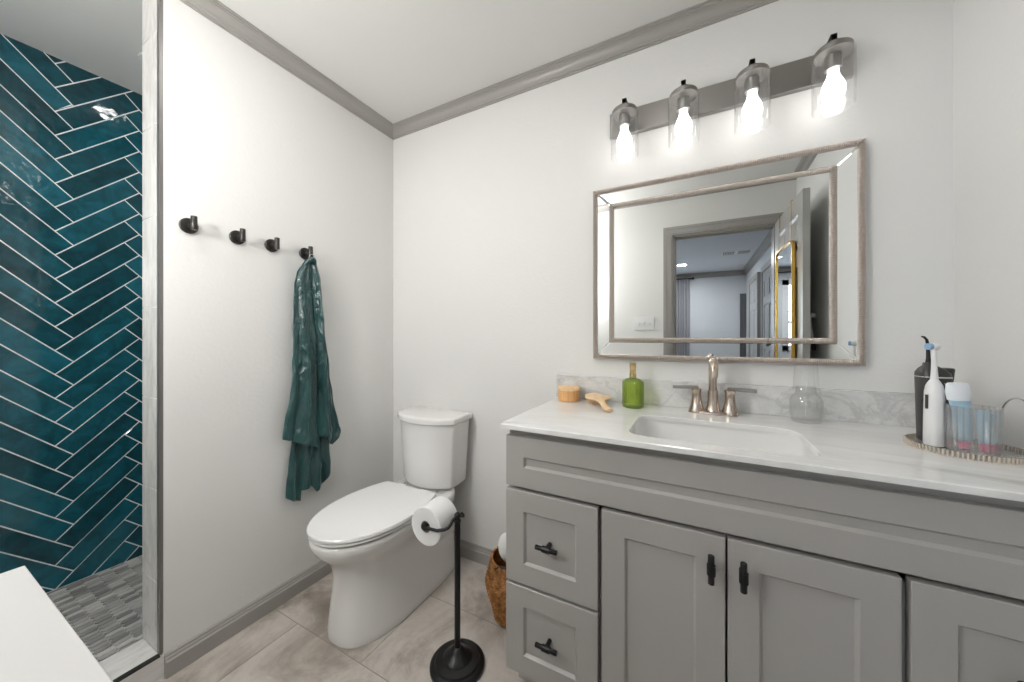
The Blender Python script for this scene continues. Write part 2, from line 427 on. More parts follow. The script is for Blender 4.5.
panel_face(dm, do_+nd*-.0, ud, (0,0,1), -nd, dw, 2.018, six_panel(dw), .035)
door1 = dm.build('door_1', doorw_m, kind='structure', smooth=20)
kn = MB(); kp = do_+ud*(dw-.07)+Vector((0,0,.93))
def knob_at(mbx, p, n):
    q = Vector((0,0,1)).rotation_difference(Vector(n)).to_matrix()
    mbx.lathe([(.03,0),(.03,.006),(.011,.010),(.011,.035),(.02,.042),(.027,.055),(.024,.068),(.012,.074),(.001,.075)], tuple(p), 20, M=q)
knob_at(kn, kp, nd); knob_at(kn, kp-nd*.035, -nd)
kn.build('door_handle', fixt_m, door1, smooth=40)

# gilt framed mirror hung over the door by two straps
gm = thing('hanging_mirror', tuple(do_+nd*.02+ud*.36+Vector((0,0,.5))), 'tall rounded gold-framed mirror hanging on the open grey door', 'mirror')
def on_door(a, z, off): p = do_+ud*a+nd*off; return (p.x, p.y, z)
def rrect(a0, a1, z0, z1, r, n=6):
    pts = []
    for (cx, cz, t0) in ((a1-r, z1-r, 0), (a0+r, z1-r, 90), (a0+r, z0+r, 180), (a1-r, z0+r, 270)):
        for i in range(n+1):
            t = math.radians(t0+90*i/n); pts.append((cx+r*math.cos(t), cz+r*math.sin(t)))
    return pts
A0, A1, Z0, Z1 = .13, .58, .55, 1.775
o_, i_ = rrect(A0, A1, Z0, Z1, .06), rrect(A0+.009, A1-.009, Z0+.009, Z1-.009, .052)
fm = MB(); rings = [[on_door(a, z_, off) for a, z_ in pl] for pl, off in ((o_, .006), (o_, .024), (i_, .024), (i_, .010), (o_, .006))]
fm.loft(rings, cap0=False, cap1=False); fm.build('mirror_frame', gold_m, gm, smooth=30)
fm = MB(); fm.loft([[on_door(a, z_, off) for a, z_ in i_] for off in (.010, .016)]); fm.build('mirror_glass', mirror_m, gm)
for a in (.20, .50):
    fm = MB(); c = [on_door(a-.006, Z1-.02, .008), on_door(a+.006, Z1-.02, .008), on_door(a+.006, Z1-.02, .010), on_door(a-.006, Z1-.02, .010)]
    c2 = [(p[0], p[1], 2.034) for p in c]; fm.loft([c, c2])
    p, q = on_door(a-.006, 2.032, .010), on_door(a+.006, 2.032, -.038)
    fm.add([on_door(a-.006,2.0315,.010), on_door(a+.006,2.0315,.010), on_door(a+.006,2.0315,-.038), on_door(a-.006,2.0315,-.038),
            on_door(a-.006,2.034,.010), on_door(a+.006,2.034,.010), on_door(a+.006,2.034,-.038), on_door(a-.006,2.034,-.038)],
           [(0,1,2,3),(4,5,6,7),(0,1,5,4),(1,2,6,5),(2,3,7,6),(3,0,4,7)])
    fm.build('hanging_strap', gold_m, gm)

# triple light switch on the door wall
sw = thing('light_switch', (1.205, FY, 1.285), 'white triple light switch plate on the wall beside the door casing', 'light switch')
b_ = MB(); b_.box(1.122, 1.288, FY, FY+.006, 1.227, 1.343); b_.build('switch_plate', plastic_m, sw, bevel=.002)
for k in (-.046, 0, .046):
    b_ = MB(); b_.box(1.205+k-.005, 1.205+k+.005, FY+.006, FY+.016, 1.275, 1.297); b_.build('toggle', plastic_m, sw, bevel=.001)

# hair dryer hose hanging behind the door on the right wall
hs = MB(); hp = [(2.262, -1.375, 1.30), (2.255, -1.36, 1.27), (2.25, -1.32, 1.22), (2.25, -1.285, 1.16), (2.25, -1.268, 1.115), (2.25, -1.262, 1.085)]
hd = thing('hanging_hose', (2.26, -1.32, 1.08), 'thin white hose with a dark end hanging behind the open door', 'hose')
hs.tube(hp, .007, 10); hs.build('hose', plastic_m, hd, smooth=40)
hs = MB(); hs.tube([(2.25,-1.262,1.085), (2.25,-1.26,1.04)], .011, 12); hs.build('hose_end', black_m, hd, smooth=40)
hs = MB(); hs.box(2.255, RX, -1.395, -1.365, 1.285, 1.315); hs.build('wall_clip', plastic_m, hd, bevel=.003)

# bedroom
bedw_m = plain('bedroom_wall_paint', (.62, .64, .66), .6, bump_s=.1, bump_scale=90)
bedc_m = plain('bedroom_ceiling_paint', (.66, .68, .70), .7)
BX0, BX1, BY = -1.6, 2.46, -6.30; BY0 = FY-.11
struct(MB().box(BX0-.1, BX1+.1, BY-.1, BY0, -.10, -.0016), 'floor_bedroom', plain('bedroom_carpet', (.36,.33,.30), .95, bump_s=1, bump_scale=300))
struct(MB().box(BX0-.1, BX1+.1, BY-.1, BY0, H, H+.1), 'ceiling_bedroom', bedc_m)
struct(MB().box(BX1, BX1+.1, BY-.1, BY0, 0, H), 'wall_bedroom_right', bedw_m)
struct(MB().box(BX0-.1, BX0, BY-.1, BY0, 0, H), 'wall_bedroom_left', bedw_m)
WX0, WX1, WZ0, WZ1 = -.35, 1.05, .75, 2.12
b_ = MB(); b_.box(BX0, WX0, BY-.1, BY, 0, H); b_.box(WX1, BX1, BY-.1, BY, 0, H); b_.box(WX0, WX1, BY-.1, BY, 0, WZ0); b_.box(WX0, WX1, BY-.1, BY, WZ1, H)
struct(b_, 'wall_bedroom_far', bedw_m)
b_ = MB(); b_.box(BX0, SX-.1, BY0-.0, BY0+.02, 0, H); b_.box(RX+.1, BX1, BY0, BY0+.02, 0, H); struct(b_, 'wall_bedroom_near', bedw_m)
b_ = MB(); b_.extrude([(d*1.5, z_*1.6) for d, z_ in CR], BX0, BX1, lambda d, z_, t: (t, BY+d, H+z_)); struct(b_, 'trim_10', grey_m)
b_ = MB(); b_.extrude([(d*1.5, z_*1.6) for d, z_ in CR], BY, BY0, lambda d, z_, t: (BX1-d, t, H+z_)); struct(b_, 'trim_11', grey_m)
b_ = MB()
for (a, b) in ((WX0-.06, WX0+.03), (WX1-.03, WX1+.06)): b_.box(a, b, BY-.06, BY+.018, WZ0-.06, WZ1+.06)
for (a, b) in ((WZ0-.06, WZ0+.03), (WZ1-.03, WZ1+.06)): b_.box(WX0-.06, WX1+.06, BY-.06, BY+.018, a, b)
b_.box(WX0, WX1, BY-.06, BY-.03, 1.40, 1.45)
win = struct(b_, 'window_1', plain('white_window_frame', (.8,.8,.8), .4))
b_ = MB()
for k in range(1, 6): x = WX0+(WX1-WX0)*k/6; b_.box(x-.01, x+.01, BY-.055, BY-.04, WZ0, WZ1)
for z_ in (.98, 1.20, 1.62, 1.85): b_.box(WX0, WX1, BY-.055, BY-.04, z_-.01, z_+.01)
b_.build('muntin', plain('white_muntin', (.8,.8,.8), .4), win)
b_ = MB(); b_.box(WX0, WX1, BY-.05, BY-.046, WZ0, WZ1); b_.build('window_pane', glass_m, win)
# curtain
cu = MB(); nn = 64
rows_ = []
for zi in range(13):
    z_ = 2.30-zi/12*2.26; ring = []
    for i in range(nn+1):
        s = i/nn; ring.append((1.235+.28*s, BY+.085+.032*math.sin(s*2*PI*6)+.006*math.sin(s*37), z_))
    rows_.append(ring)
cu.loft(rows_, close=False, cap0=False, cap1=False)
cth = thing('curtain', (1.38, BY+.085, .03), 'long grey gathered curtain hanging at the bedroom window', 'curtain')
cu.build('curtain_panel', plain('grey_curtain_cloth', (.42,.42,.44), .8), cth, smooth=80, solid=.004)
rod = MB(); rod.tube([(WX0-.35, BY+.085, 2.31), (1.56, BY+.085, 2.31)], .012, 12)
rod.lathe([(.012,0),(.022,.01),(.022,.03),(.002,.045)], (1.56, BY+.085, 2.31), 14, M=Vector((0,0,1)).rotation_difference(Vector((1,0,0))).to_matrix())
for x in (-.5, 1.54): rod.box(x-.008, x+.008, BY, BY+.085, 2.302, 2.318)
tag(rod.build('curtain_rod', black_m, smooth=40), 'dark rod carrying the curtain across the bedroom far wall', 'curtain rod')
# bedroom doors on its right wall and a dark one on the far wall
for n_, (ya, yb) in (('door_2', (-5.55, -4.75)), ('door_3', (-4.3, -3.5))):
    d_ = MB(); panel_face(d_, (BX1-.004, ya, .01), (0,1,0), (0,0,1), (-1,0,0), yb-ya, 2.02, six_panel(yb-ya), .03)
    dd = struct(d_, n_, plain('grey_inner_door', (.34,.34,.34), .35))
    k_ = MB(); knob_at(k_, (BX1-.034, yb-.07, .95), (-1, 0, 0)); k_.build('door_handle', fixt_m, dd, smooth=40)
    c_ = MB()
    for a in (ya-.07, yb): c_.box(BX1-.045, BX1, a, a+.07, 0, 2.11)
    c_.box(BX1-.045, BX1, ya, yb, 2.035, 2.11); c_.build('door_frame', grey_m, dd)
d_ = MB(); panel_face(d_, (2.36, BY+.006, .01), (1,0,0), (0,0,1), (0,1,0), .095, 1.96, [(.03,.15,.065,1.85)], .02)
struct(d_, 'door_4', plain('dark_grey_door', (.10,.10,.105), .5))
# ceiling vent and downlight
vt = thing('ceiling_vent', (2.15, -4.6, H), 'pale rectangular air vent in the bedroom ceiling', 'vent')
b_ = MB(); b_.box(1.97, 2.33, -4.72, -4.48, H-.006, H-.0005); b_.build('vent_plate', plastic_m, vt)
b_ = MB()
for k in range(16):
    x = 1.99+.32*k/15
    if 6 < k < 9: continue
    b_.box(x-.006, x+.006, -4.70, -4.50, H-.009, H-.006)
b_.build('vent_slot_shade', plain('vent_shadow_grey', (.16,.16,.16), .6), vt)  # dark bars painted as the shade between the vent's slats
def downlight(x, y, r, label, z=H, m=None):
    t = thing('downlight', (x, y, z-.01), label, 'ceiling light')
    b1 = MB(); b1.lathe([(r*.78,0), (r*.8,-.004), (r,-.006), (r*1.02,0)], (x, y, z-.0005), 32, cap0=False, cap1=False); b1.build('trim_ring', plastic_m, t, smooth=40)
    b1 = MB(); b1.lathe([(r*.78,-.0015), (.001,-.0015)], (x, y, z), 32, cap0=False, cap1=True); b1.build('diffuser', m or lit_m, t)
downlight(1.41, -5.25, .085, 'round recessed light in the bedroom ceiling', m=litbed_m)
downlight(-.555, -.875, .055, 'small round recessed light in the shower ceiling')
downlight(-.50, -.34, .095, 'added unseen round fill light deep in the shower ceiling')  # out of view, added to brighten the shower ceiling and tiles
downlight(.56, -.84, .095, 'added unseen round recessed light in the ceiling above the hooks')  # unseen, added to even out the light; set where hook shadows point
downlight(1.50, -1.00, .095, 'added unseen round fill light in the ceiling in front of the vanity')  # unseen fill, added to light the room from above
cf = thing('fill_pendant', (.55, -1.48, H), 'added unseen drum-shaped pendant giving fill light between the shower and the door', 'ceiling light')  # unseen pendant, added to lift the light on ceiling and walls
b1 = MB(); b1.lathe([(.07,0),(.07,-.015),(.01,-.022),(.01,-.17)], (.55,-1.48,H-.0005), 40, cap0=False, cap1=False); b1.build('canopy', fixt_m, cf, smooth=30)
b1 = MB(); b1.lathe([(.10,-.160),(.145,-.165),(.150,-.175),(.150,-.245),(.140,-.255),(.001,-.260)], (.55,-1.48,H), 32, cap0=True); b1.build('fill_drum', emit('fill_drum_light', (1,.985,.965), DRUM_FILL), cf, smooth=60)

sc = thing('fill_sconce', (.50, FY, 1.50), 'added unseen white globe lamp giving fill light from the door wall', 'wall light')  # unseen lamp, added to brighten the low walls, floor and cabinet fronts
qy = Vector((0,0,1)).rotation_difference(Vector((0,1,0))).to_matrix()
b1 = MB(); b1.lathe([(.055,0),(.055,.010),(.045,.018),(.012,.022)], (.50, FY+.0005, 1.50), 32, M=qy); b1.build('wall_plate', fixt_m, sc, smooth=40)
b1 = MB(); b1.tube([(.50, FY+.02, 1.50), (.50, FY+.07, 1.495), (.50, FY+.10, 1.50), (.50, FY+.105, 1.53)], .007, 12); b1.lathe([(.030,0),(.034,.006),(.034,.018),(.028,.020)], (.50, FY+.105, 1.525), 28); b1.build('arm', fixt_m, sc, smooth=40)
b1 = MB(); b1.lathe([(.026,0)]+[(.075*math.sin(t), .073-.075*math.cos(t)) for t in [PI*k/14 for k in range(2, 14)]]+[(.001,.148)], (.50, FY+.105, 1.544), 32); b1.build('fill_globe', emit('fill_globe_light', (1,.985,.965), SCONCE_FILL), sc, smooth=80)

# ------------------------------------------------------------------ white cabinet by the door wall (only its top is in view)
wc = thing('storage_cabinet', (.98, -1.61, 0), 'plain white cabinet whose flat white top fills the bottom left corner', 'cabinet')
b_ = MB(); b_.box(.656, 1.30, FY+.021, -1.390, .775, .80); b_.build('cabinet_top', white_m, wc, bevel=.0015)
b_ = MB(); b_.box(.672, 1.284, FY+.022, -1.425, .06, .775); b_.build('body', white_m, wc)
b_ = MB(); b_.box(.69, 1.27, FY+.022, -1.45, 0, .06); b_.build('plinth', white_m, wc)
for a, b, hx in ((.676, .976, .955), (.980, 1.280, 1.0)):
    d_ = MB(); panel_face(d_, (a, -1.407, .065), (1,0,0), (0,0,1), (0,-1,0), b-a, .70, [(.05,.05,b-a-.05,.65)], .018); dd = d_.build('door', white_m, wc)
    k_ = MB(); knob_at(k_, (hx, -1.407, .6), (0, 1, 0)); k_.build('knob', fixt_m, dd, smooth=40)

# ------------------------------------------------------------------ vanity cabinet
VY = -.536
vc = thing('vanity_cabinet', (1.67, -.27, 0), 'long grey shaker vanity cabinet with black pulls under the marble top', 'cabinet')
b_ = MB()
b_.box(1.069, 1.087, -.508, -.002, .099, .8735); b_.box(2.262, 2.280, -.508, -.002, .099, .8735)
b_.box(1.087, 2.262, -.500, -.002, .099, .115); b_.box(1.087, 2.262, -.02, -.002, .115, .8735)
b_.box(1.069, 2.280, -.5135, -.5082, .70, .8735); b_.box(1.087, 2.262, -.508, -.490, .660, .710); 
for x in (1.368, 1.982): b_.box(x-.02, x+.02, -.508, -.49, .115, .70)
for (a, b) in ((1.087, 1.348), (2.002, 2.262)): b_.box(a, b, -.507, -.49, .36, .40)
b_.build('body', cab_m, vc)
b_ = MB(); b_.box(1.072, 2.278, -.455, -.437, 0, .099); b_.box(1.072, 1.088, -.437, -.002, 0, .099); b_.build('toe_kick', cab_m, vc)
def shaker(name, x0, x1, z0, z1, r=.0625, y=VY, t=.022):
    m_ = MB(); R = [(0, t), (0, .0015), (.0015, 0), (r, 0), (r+.0065, .0085), (r+.0065, .0088)]
    rings = [[(x0+e, y+q, z0+e), (x1-e, y+q, z0+e), (x1-e, y+q, z1-e), (x0+e, y+q, z1-e)] for e, q in R]
    m_.loft(rings, cap0=True, cap1=True); return m_.build(name, cab_m, vc)
def pull(x, z, vert, par, y=VY):
    m_ = MB(); m_.tube([(x, y+.010, z), (x, y-.034, z)], .0068, 12)
    m_.tube([(x, y+.010, z), (x, y+.001, z)], [.009, .009], 16)
    d = (0, 0, 1) if vert else (1, 0, 0)
    P = lambda s: (x+d[0]*s, y-.032, z+d[2]*s)
    m_.tube([P(-.034), P(-.033), P(.033), P(.034)], [.0062, .0070, .0070, .0062], 14)
    m_.tube([P(-.012), P(.012)], .0095, 16)
    m_.build('pull_handle', black_m, par, smooth=40)
shaker('false_front', 1.067, 2.280, .690, .849)
for (x0, x1) in ((1.067, 1.363), (1.989, 2.280)):
    for (z0, z1) in ((.386, .678), (.099, .377)):
        d_ = shaker('drawer', x0, x1, z0, z1); pull((x0+x1)/2, (z0+z1)/2, False, d_, VY+.0085)
d_ = shaker('door', 1.374, 1.672, .099, .678); pull(1.641, .611, True, d_)
d_ = shaker('door', 1.677, 1.976, .099, .678); pull(1.706, .613, True, d_)

# ------------------------------------------------------------------ countertop with undermount sink
CX0, CX1, CY0, CY1, CZ0, CZ1 = 1.055, 2.2835, -.5585, -.0005, .8745, .890
SXc, SYc, SA, SB = 1.6525, -.356, .218, .142
ct = thing('countertop', (1.67, -.28, .87), 'white veined marble countertop spanning the grey vanity', 'countertop')
angs = sorted([2*PI*i/120 for i in range(120)] + [math.atan2(y-SYc, x-SXc) % (2*PI) for x in (CX0, CX1) for y in (CY0, CY1)])
def sup(a, A, B, n=7):
    c, s = math.cos(a), math.sin(a); r = (abs(c/A)**n+abs(s/B)**n)**(-1/n); return SXc+r*c, SYc+r*s
def outp(a, ins=0):
    c, s = math.cos(a), math.sin(a); ts = []
    if c > 1e-9: ts.append((CX1-ins-SXc)/c)
    if c < -1e-9: ts.append((CX0+ins-SXc)/c)
    if s > 1e-9: ts.append((CY1-ins-SYc)/s)
    if s < -1e-9: ts.append((CY0+ins-SYc)/s)
    t = min(ts); return SXc+t*c, SYc+t*s
rings = [[(*sup(a, SA, SB), CZ0) for a in angs], [(*sup(a, SA, SB), CZ1-.002) for a in angs], [(*sup(a, SA+.002, SB+.002), CZ1) for a in angs],
         [(*outp(a, .0025), CZ1) for a in angs], [(*outp(a), CZ1-.0025) for a in angs], [(*outp(a), CZ0) for a in angs], [(*sup(a, SA, SB), CZ0) for a in angs]]
b_ = MB(); b_.loft(rings, cap0=False, cap1=False); b_.build('worktop', marble_top, ct, smooth=30)
b_ = MB(); b_.box(1.047, 2.2835, -.020, -.0005, CZ1+.0002, .992); b_.build('backsplash', marble_splash, ct, bevel=.001)
sk = thing('sink', (SXc, SYc, .75), 'white rectangular undermount sink let into the marble countertop', 'sink')
b_ = MB(); PR = [(.006, .8735), (.0045, .84), (-.002, .80), (-.012, .765), (-.03, .745), (-.06, .738)]
rings = [[(*sup(a, SA+e, SB+e, 6), z_) for a in angs[::2]] for e, z_ in PR]
rings.append([(SXc+(p[0]-SXc)*.25, SYc+(p[1]-SYc)*.25, .733) for p in rings[-1]])
rings2 = [[(SXc+(p[0]-SXc)*1.01, SYc+(p[1]-SYc)*1.012, p[2]-.008) for p in r] for r in reversed(rings)]
rings2[-1] = [(p[0], p[1], .8735) for p in rings2[-1]]
b_.loft(rings+rings2+[rings[0]], cap0=False, cap1=False); b_.build('basin', porc_m, sk, smooth=50)
b_ = MB(); b_.lathe([(.001,.008),(.014,.008),(.020,.004),(.022,.0)], (SXc, SYc+.02, .7335), 24); b_.build('drain', chrome_m, sk, smooth=40)

# ------------------------------------------------------------------ faucet
FX, FYc = 1.664, -.083
fa = thing('faucet', (FX, FYc, .89), 'brushed nickel two-handle faucet behind the sink', 'faucet')
b_ = MB()
def oval(a, b, z_, n=40, p=2.6): return [(FX+a*math.copysign(abs(math.cos(t))**(2/p), math.cos(t)), FYc+b*math.copysign(abs(math.sin(t))**(2/p), math.sin(t)), z_) for t in (2*PI*i/n for i in range(n))]
b_.loft([oval(.079, .027, .8902), oval(.079, .027, .893), oval(.075, .024, .900), oval(.070, .020, .902)]); b_.build('base_plate', nickel_m, fa, smooth=40)
for sx, nm in ((-1, 'hot'), (1, 'cold')):
    b_ = MB(); hx = FX+sx*.052
    b_.lathe([(.026,.0),(.0255,.006),(.021,.022),(.017,.042),(.0155,.060),(.0155,.074),(.017,.076),(.017,.084),(.0145,.086)], (hx, FYc, .893), 28)
    hb = b_.build('handle_base', nickel_m, fa, smooth=40)
    b_ = MB(); L = .078
    x0, x1 = (hx-.008*sx, hx+L*sx)
    ring = lambda x, w, h, zc: [(x, FYc-w, zc-h), (x, FYc+w, zc-h), (x, FYc+w, zc+h), (x, FYc-w, zc+h)]
    b_.loft([ring(x0, .009, .005, .981), ring(hx+.02*sx, .009, .006, .981), ring(x1, .0075, .006, .979)]); b_.build('lever', lever_m, hb, bevel=.0015)
b_ = MB(); b_.lathe([(.026,0),(.0245,.006),(.020,.024),(.0175,.045),(.0165,.070),(.0165,.080),(.0145,.082)], (FX, FYc, .893), 28); b_.build('spout_collar', nickel_m, fa, smooth=40)
b_ = MB(); path = [(FX, FYc, .96), (FX, FYc, 1.00), (FX, FYc, 1.025)]
for i in range(1, 17):
    t = PI*.97*i/16; path.append((FX, FYc-.038*(1-math.cos(t)), 1.044+.038*math.sin(t)))
p = path[-1]; path.append((FX, p[1]-.001, p[2]-.020))
b_.tube(path, [.0135]*(len(path)-2)+[.0125, .0125], 20); b_.build('spout', nickel_m, fa, smooth=40)

# ------------------------------------------------------------------ countertop items
# bamboo pot
bp_ = thing('lidded_pot', (1.125, -.075, .8902), 'small round bamboo pot with a pale lid at the left end of the countertop', 'pot')
b_ = MB(); b_.lathe([(.043,0),(.046,.003),(.046,.046)], (1.125,-.075,.8902), 40); b_.build('pot_body', bamboo_m, bp_, smooth=40)
b_ = MB(); b_.lathe([(.0475,.046),(.049,.048),(.049,.057),(.047,.060),(.001,.060)], (1.125,-.075,.8902), 40); b_.build('lid', bamboo2_m, bp_, smooth=40)
# wooden brush: paddle head resting on bristles, handle sloping towards the camera
br = thing('hairbrush', (1.23, -.115, .8902), 'pale wooden paddle brush lying between the bamboo pot and green bottle', 'brush')
def brush_pt(u_, v_, z_):  # u along, v across; direction of the handle
    a = math.radians(-60); d = Vector((math.cos(a), math.sin(a))); e = Vector((-d.y, d.x))
    u_ *= 1.25; v_ *= 1.30; return (1.252+d.x*u_+e.x*v_, -.098+d.y*u_+e.y*v_, z_)
prof = [(-.045,.014),(-.042,.026),(-.034,.029),(.0,.037),(.022,.042),(.029,.038),(.040,.018),(.052,.0105),(.07,.0095),(.095,.012),(.115,.0135),(.125,.012),(.130,.006)]
def bz(u_): return .921 - .024*max(0, min(1, (u_-.02)/.08))
rings = []
for u_, w in prof:
    zc = bz(u_); h = .0065 if u_ < .03 else .006
    rings.append([brush_pt(u_, w*math.cos(t), zc+h*math.sin(t)*(1 if math.sin(t) > 0 else .9)) for t in (2*PI*i/20 for i in range(20))])
b_ = MB(); b_.loft(rings); b_.build('brush_body', brushw_m, br, smooth=60)
b_ = MB()
for i in range(-3, 4):
    for j in range(-3, 4):
        if abs(i)+abs(j) > 5: continue
        p = brush_pt(i*.009-.004, j*.009, 0); b_.tube([(p[0], p[1], .8905), (p[0], p[1], .918)], [.0014, .0011], 6)
b_.build('bristles', brushw_m, br); br.children[-1]['kind'] = 'stuff'
# green bottle
green_m = thin('green_glass', (.88, .93, .50), .04, 1.6, .07, .08, (.30,.45,.05), edge=(.25,.42,.06))
bo = thing('soap_bottle', (1.393, -.10, .8902), 'ribbed green glass bottle with a gold cap on the countertop', 'bottle')
b_ = MB(); b_.lathe([(.033,0),(.038,.004),(.039,.012),(.039,.098),(.0375,.102),(.026,.110),(.014,.114),(.011,.116),(.011,.120)], (1.393,-.10,.8902), 144, ribs=16, rib_d=.0014); b_.build('glass_body', green_m, bo, smooth=60)
b_ = MB(); b_.lathe([(.031,0),(.0355,.006),(.0355,.097),(.030,.100),(.020,.106)], (1.393,-.10,.893), 32); b_.build('green_liquid', thin('green_soap', (.86,.92,.42), .1, 1.2, 0, .14, (.42,.55,.08), edge=(.40,.55,.10)), bo, smooth=40)
b_ = MB(); b_.lathe([(.0135,0),(.0135,.014),(.0115,.016),(.0115,.036),(.0125,.038),(.0125,.054),(.011,.056),(.001,.056)], (1.393,-.10,1.008), 28); b_.build('gold_cap', plain('pale_gold', (.78,.60,.30), .22, 1), bo, smooth=30)
# bedside carafe of cut glass with its tumbler upside down on top
ca = thing('carafe', (1.925, -.083, .8902), 'clear cut-glass carafe with upturned tumbler right of the sink', 'carafe')
c0 = (1.925, -.083, .8902)
b_ = MB(); b_.lathe([(.034,0),(.038,.003),(.040,.012),(.0425,.03),(.0430,.055),(.0425,.072),(.037,.084),(.028,.092),(.0265,.096),(.0265,.112),(.0245,.114),(.0245,.096),(.034,.084),(.0395,.070),(.0395,.04),(.036,.010),(.001,.008)], c0, 60, cap1=False); b_.build('carafe_body', cutglass_m, ca, smooth=30)
b_ = MB(); seg = 48; rings = []
for k in range(13):
    z_ = .108+.078*k/12; r_ = .0335-.0055*k/12
    rings.append([(c0[0]+(r_+(.0011 if (i//3+k//2) % 2 else -.0004)*(1 if k > 4 else 0))*math.cos(2*PI*i/seg), c0[1]+(r_+(.0011 if (i//3+k//2) % 2 else -.0004)*(1 if k > 4 else 0))*math.sin(2*PI*i/seg), c0[2]+z_) for i in range(seg)])
b_.loft(rings, cap0=False, cap1=True)
b_.lathe([(.0345,.104),(.0360,.107),(.0345,.110),(.033,.108)], c0, 48, cap0=False, cap1=False); b_.build('tumbler', cutglass_m, ca, smooth=20)

# tray, with things standing on it
TX, TY, TZ = 2.183, -.268, .8902
tr = thing('tray', (TX, TY, TZ), 'round clear acrylic tray with a ribbed rim and wire handle', 'tray')
b_ = MB(); b_.lathe([(.001,0),(.088,0),(.092,.003),(.094,.016),(.0955,.016),(.0955,.014)], (TX, TY, TZ), 64, cap0=False, cap1=False); b_.build('tray_base', acryl_m, tr, smooth=40)
rm = thin('amber_rimmed_acrylic', (.94,.89,.82), .08, 1.45, .14, .42, (.84,.75,.63))
b_ = MB(); 
for i in range(84):
    a = 2*PI*i/84
    if TX+.0985*math.cos(a) > RX-.004: continue
    b_.tube([(TX+.0955*math.cos(a), TY+.0955*math.sin(a), TZ+.001), (TX+.0965*math.cos(a), TY+.0965*math.sin(a), TZ+.014)], .0021, 8)
b_.build('rim_ribs', rm, tr, smooth=60)
b_ = MB(); hp = [(2.262, -.34, .905)]
for i in range(0, 13):
    t = PI*i/12; hp.append((2.262, -.278-.052*math.cos(t), .965+.060*math.sin(t)))
hp.append((2.262, -.222, .905)); b_.tube(hp, .0022, 10); b_.build('wire_handle', chrome_m, tr, smooth=60)
# water flosser
wf = thing('water_flosser', (2.158, -.200, .894), 'black cordless water flosser standing on the tray', 'water flosser')
dk = plain('dark_grey_plastic', (.045, .043, .042), .35)
fx, fy = 2.157, -.205
def sq(cx, cy, a, b, z_, n=36, p=3): return [(cx+a*math.copysign(abs(math.cos(t))**(2/p), math.cos(t)), cy+b*math.copysign(abs(math.sin(t))**(2/p), math.sin(t)), z_) for t in (2*PI*i/n for i in range(n))]
b_ = MB(); b_.loft([sq(fx,fy,.024,.024,.8935), sq(fx,fy,.0265,.026,.898), sq(fx,fy,.028,.027,.98), sq(fx,fy,.0295,.028,1.040), sq(fx,fy,.030,.028,1.060)]); b_.build('reservoir', dk, wf, smooth=50)
b_ = MB(); b_.loft([sq(fx,fy,.0305,.0285,1.060), sq(fx,fy,.0305,.0285,1.063)]); b_.build('silver_band', chrome_m, wf, smooth=50)
b_ = MB(); b_.loft([sq(fx,fy,.030,.028,1.063), sq(fx-.001,fy,.029,.027,1.072), sq(fx-.003,fy,.022,.021,1.082), sq(fx-.006,fy,.012,.012,1.090), sq(fx-.008,fy,.009,.009,1.098)]); b_.loft([sq(fx+.022,fy,.010,.014,1.03), sq(fx+.027,fy,.010,.014,1.082), sq(fx+.027,fy,.008,.012,1.085)]); b_.build('top_cap', dk, wf, smooth=50)
b_ = MB(); b_.tube([(fx-.008,fy,1.096),(fx-.008,fy,1.11),(fx-.009,fy,1.145),(fx-.011,fy,1.158),(fx-.017,fy-.003,1.165),(fx-.022,fy-.005,1.166)], [.006,.0042,.0034,.003,.0026,.002], 12); b_.build('jet_tip', black_m, wf, smooth=60)
# electric toothbrush
tb = thing('electric_toothbrush', (2.140, -.252, .894), 'white electric toothbrush standing in front of the black flosser', 'toothbrush')
tx, ty = 2.140, -.252
b_ = MB(); b_.lathe([(.0175,0),(.019,.002),(.0185,.06),(.0175,.11),(.017,.135),(.0145,.150),(.010,.160),(.0075,.164)], (tx,ty,.8935), 32); hb = b_.build('toothbrush_handle', plastic_m, tb, smooth=50)
b_ = MB(); b_.loft([[(tx-.0178*math.cos(.3)+a*.0, ty-.006+b, z_) for a, b in ((0,0),)]*3 for z_ in (1,)], cap0=False, cap1=False) if False else None
b_.tube([(tx-.0165, ty-.008, .985), (tx-.0165, ty-.008, 1.020)], .0030, 10); b_.build('button', dk, hb, smooth=60)
b_ = MB(); b_.tube([(tx,ty,1.055),(tx,ty,1.085),(tx-.001,ty,1.120),(tx-.001,ty,1.136)], [.0072,.0055,.0042,.0040], 16); b_.build('brush_neck', plastic_m, tb, smooth=60)
b_ = MB(); Mx = Vector((0,0,1)).rotation_difference(Vector((-.9,-.43,0))).to_matrix()
b_.lathe([(.0085,-.008),(.0095,-.006),(.0095,.006),(.0085,.007)], (tx-.001,ty,1.141), 20, M=Mx); b_.build('brush_head', plastic_m, tb, smooth=40)
b_ = MB(); b_.lathe([(.0083,.007),(.0080,.015),(.001,.015)], (tx-.001,ty,1.141), 20, M=Mx); b_.build('bristles', plain('blue_bristle', (.28,.45,.66), .6), tb, smooth=40)
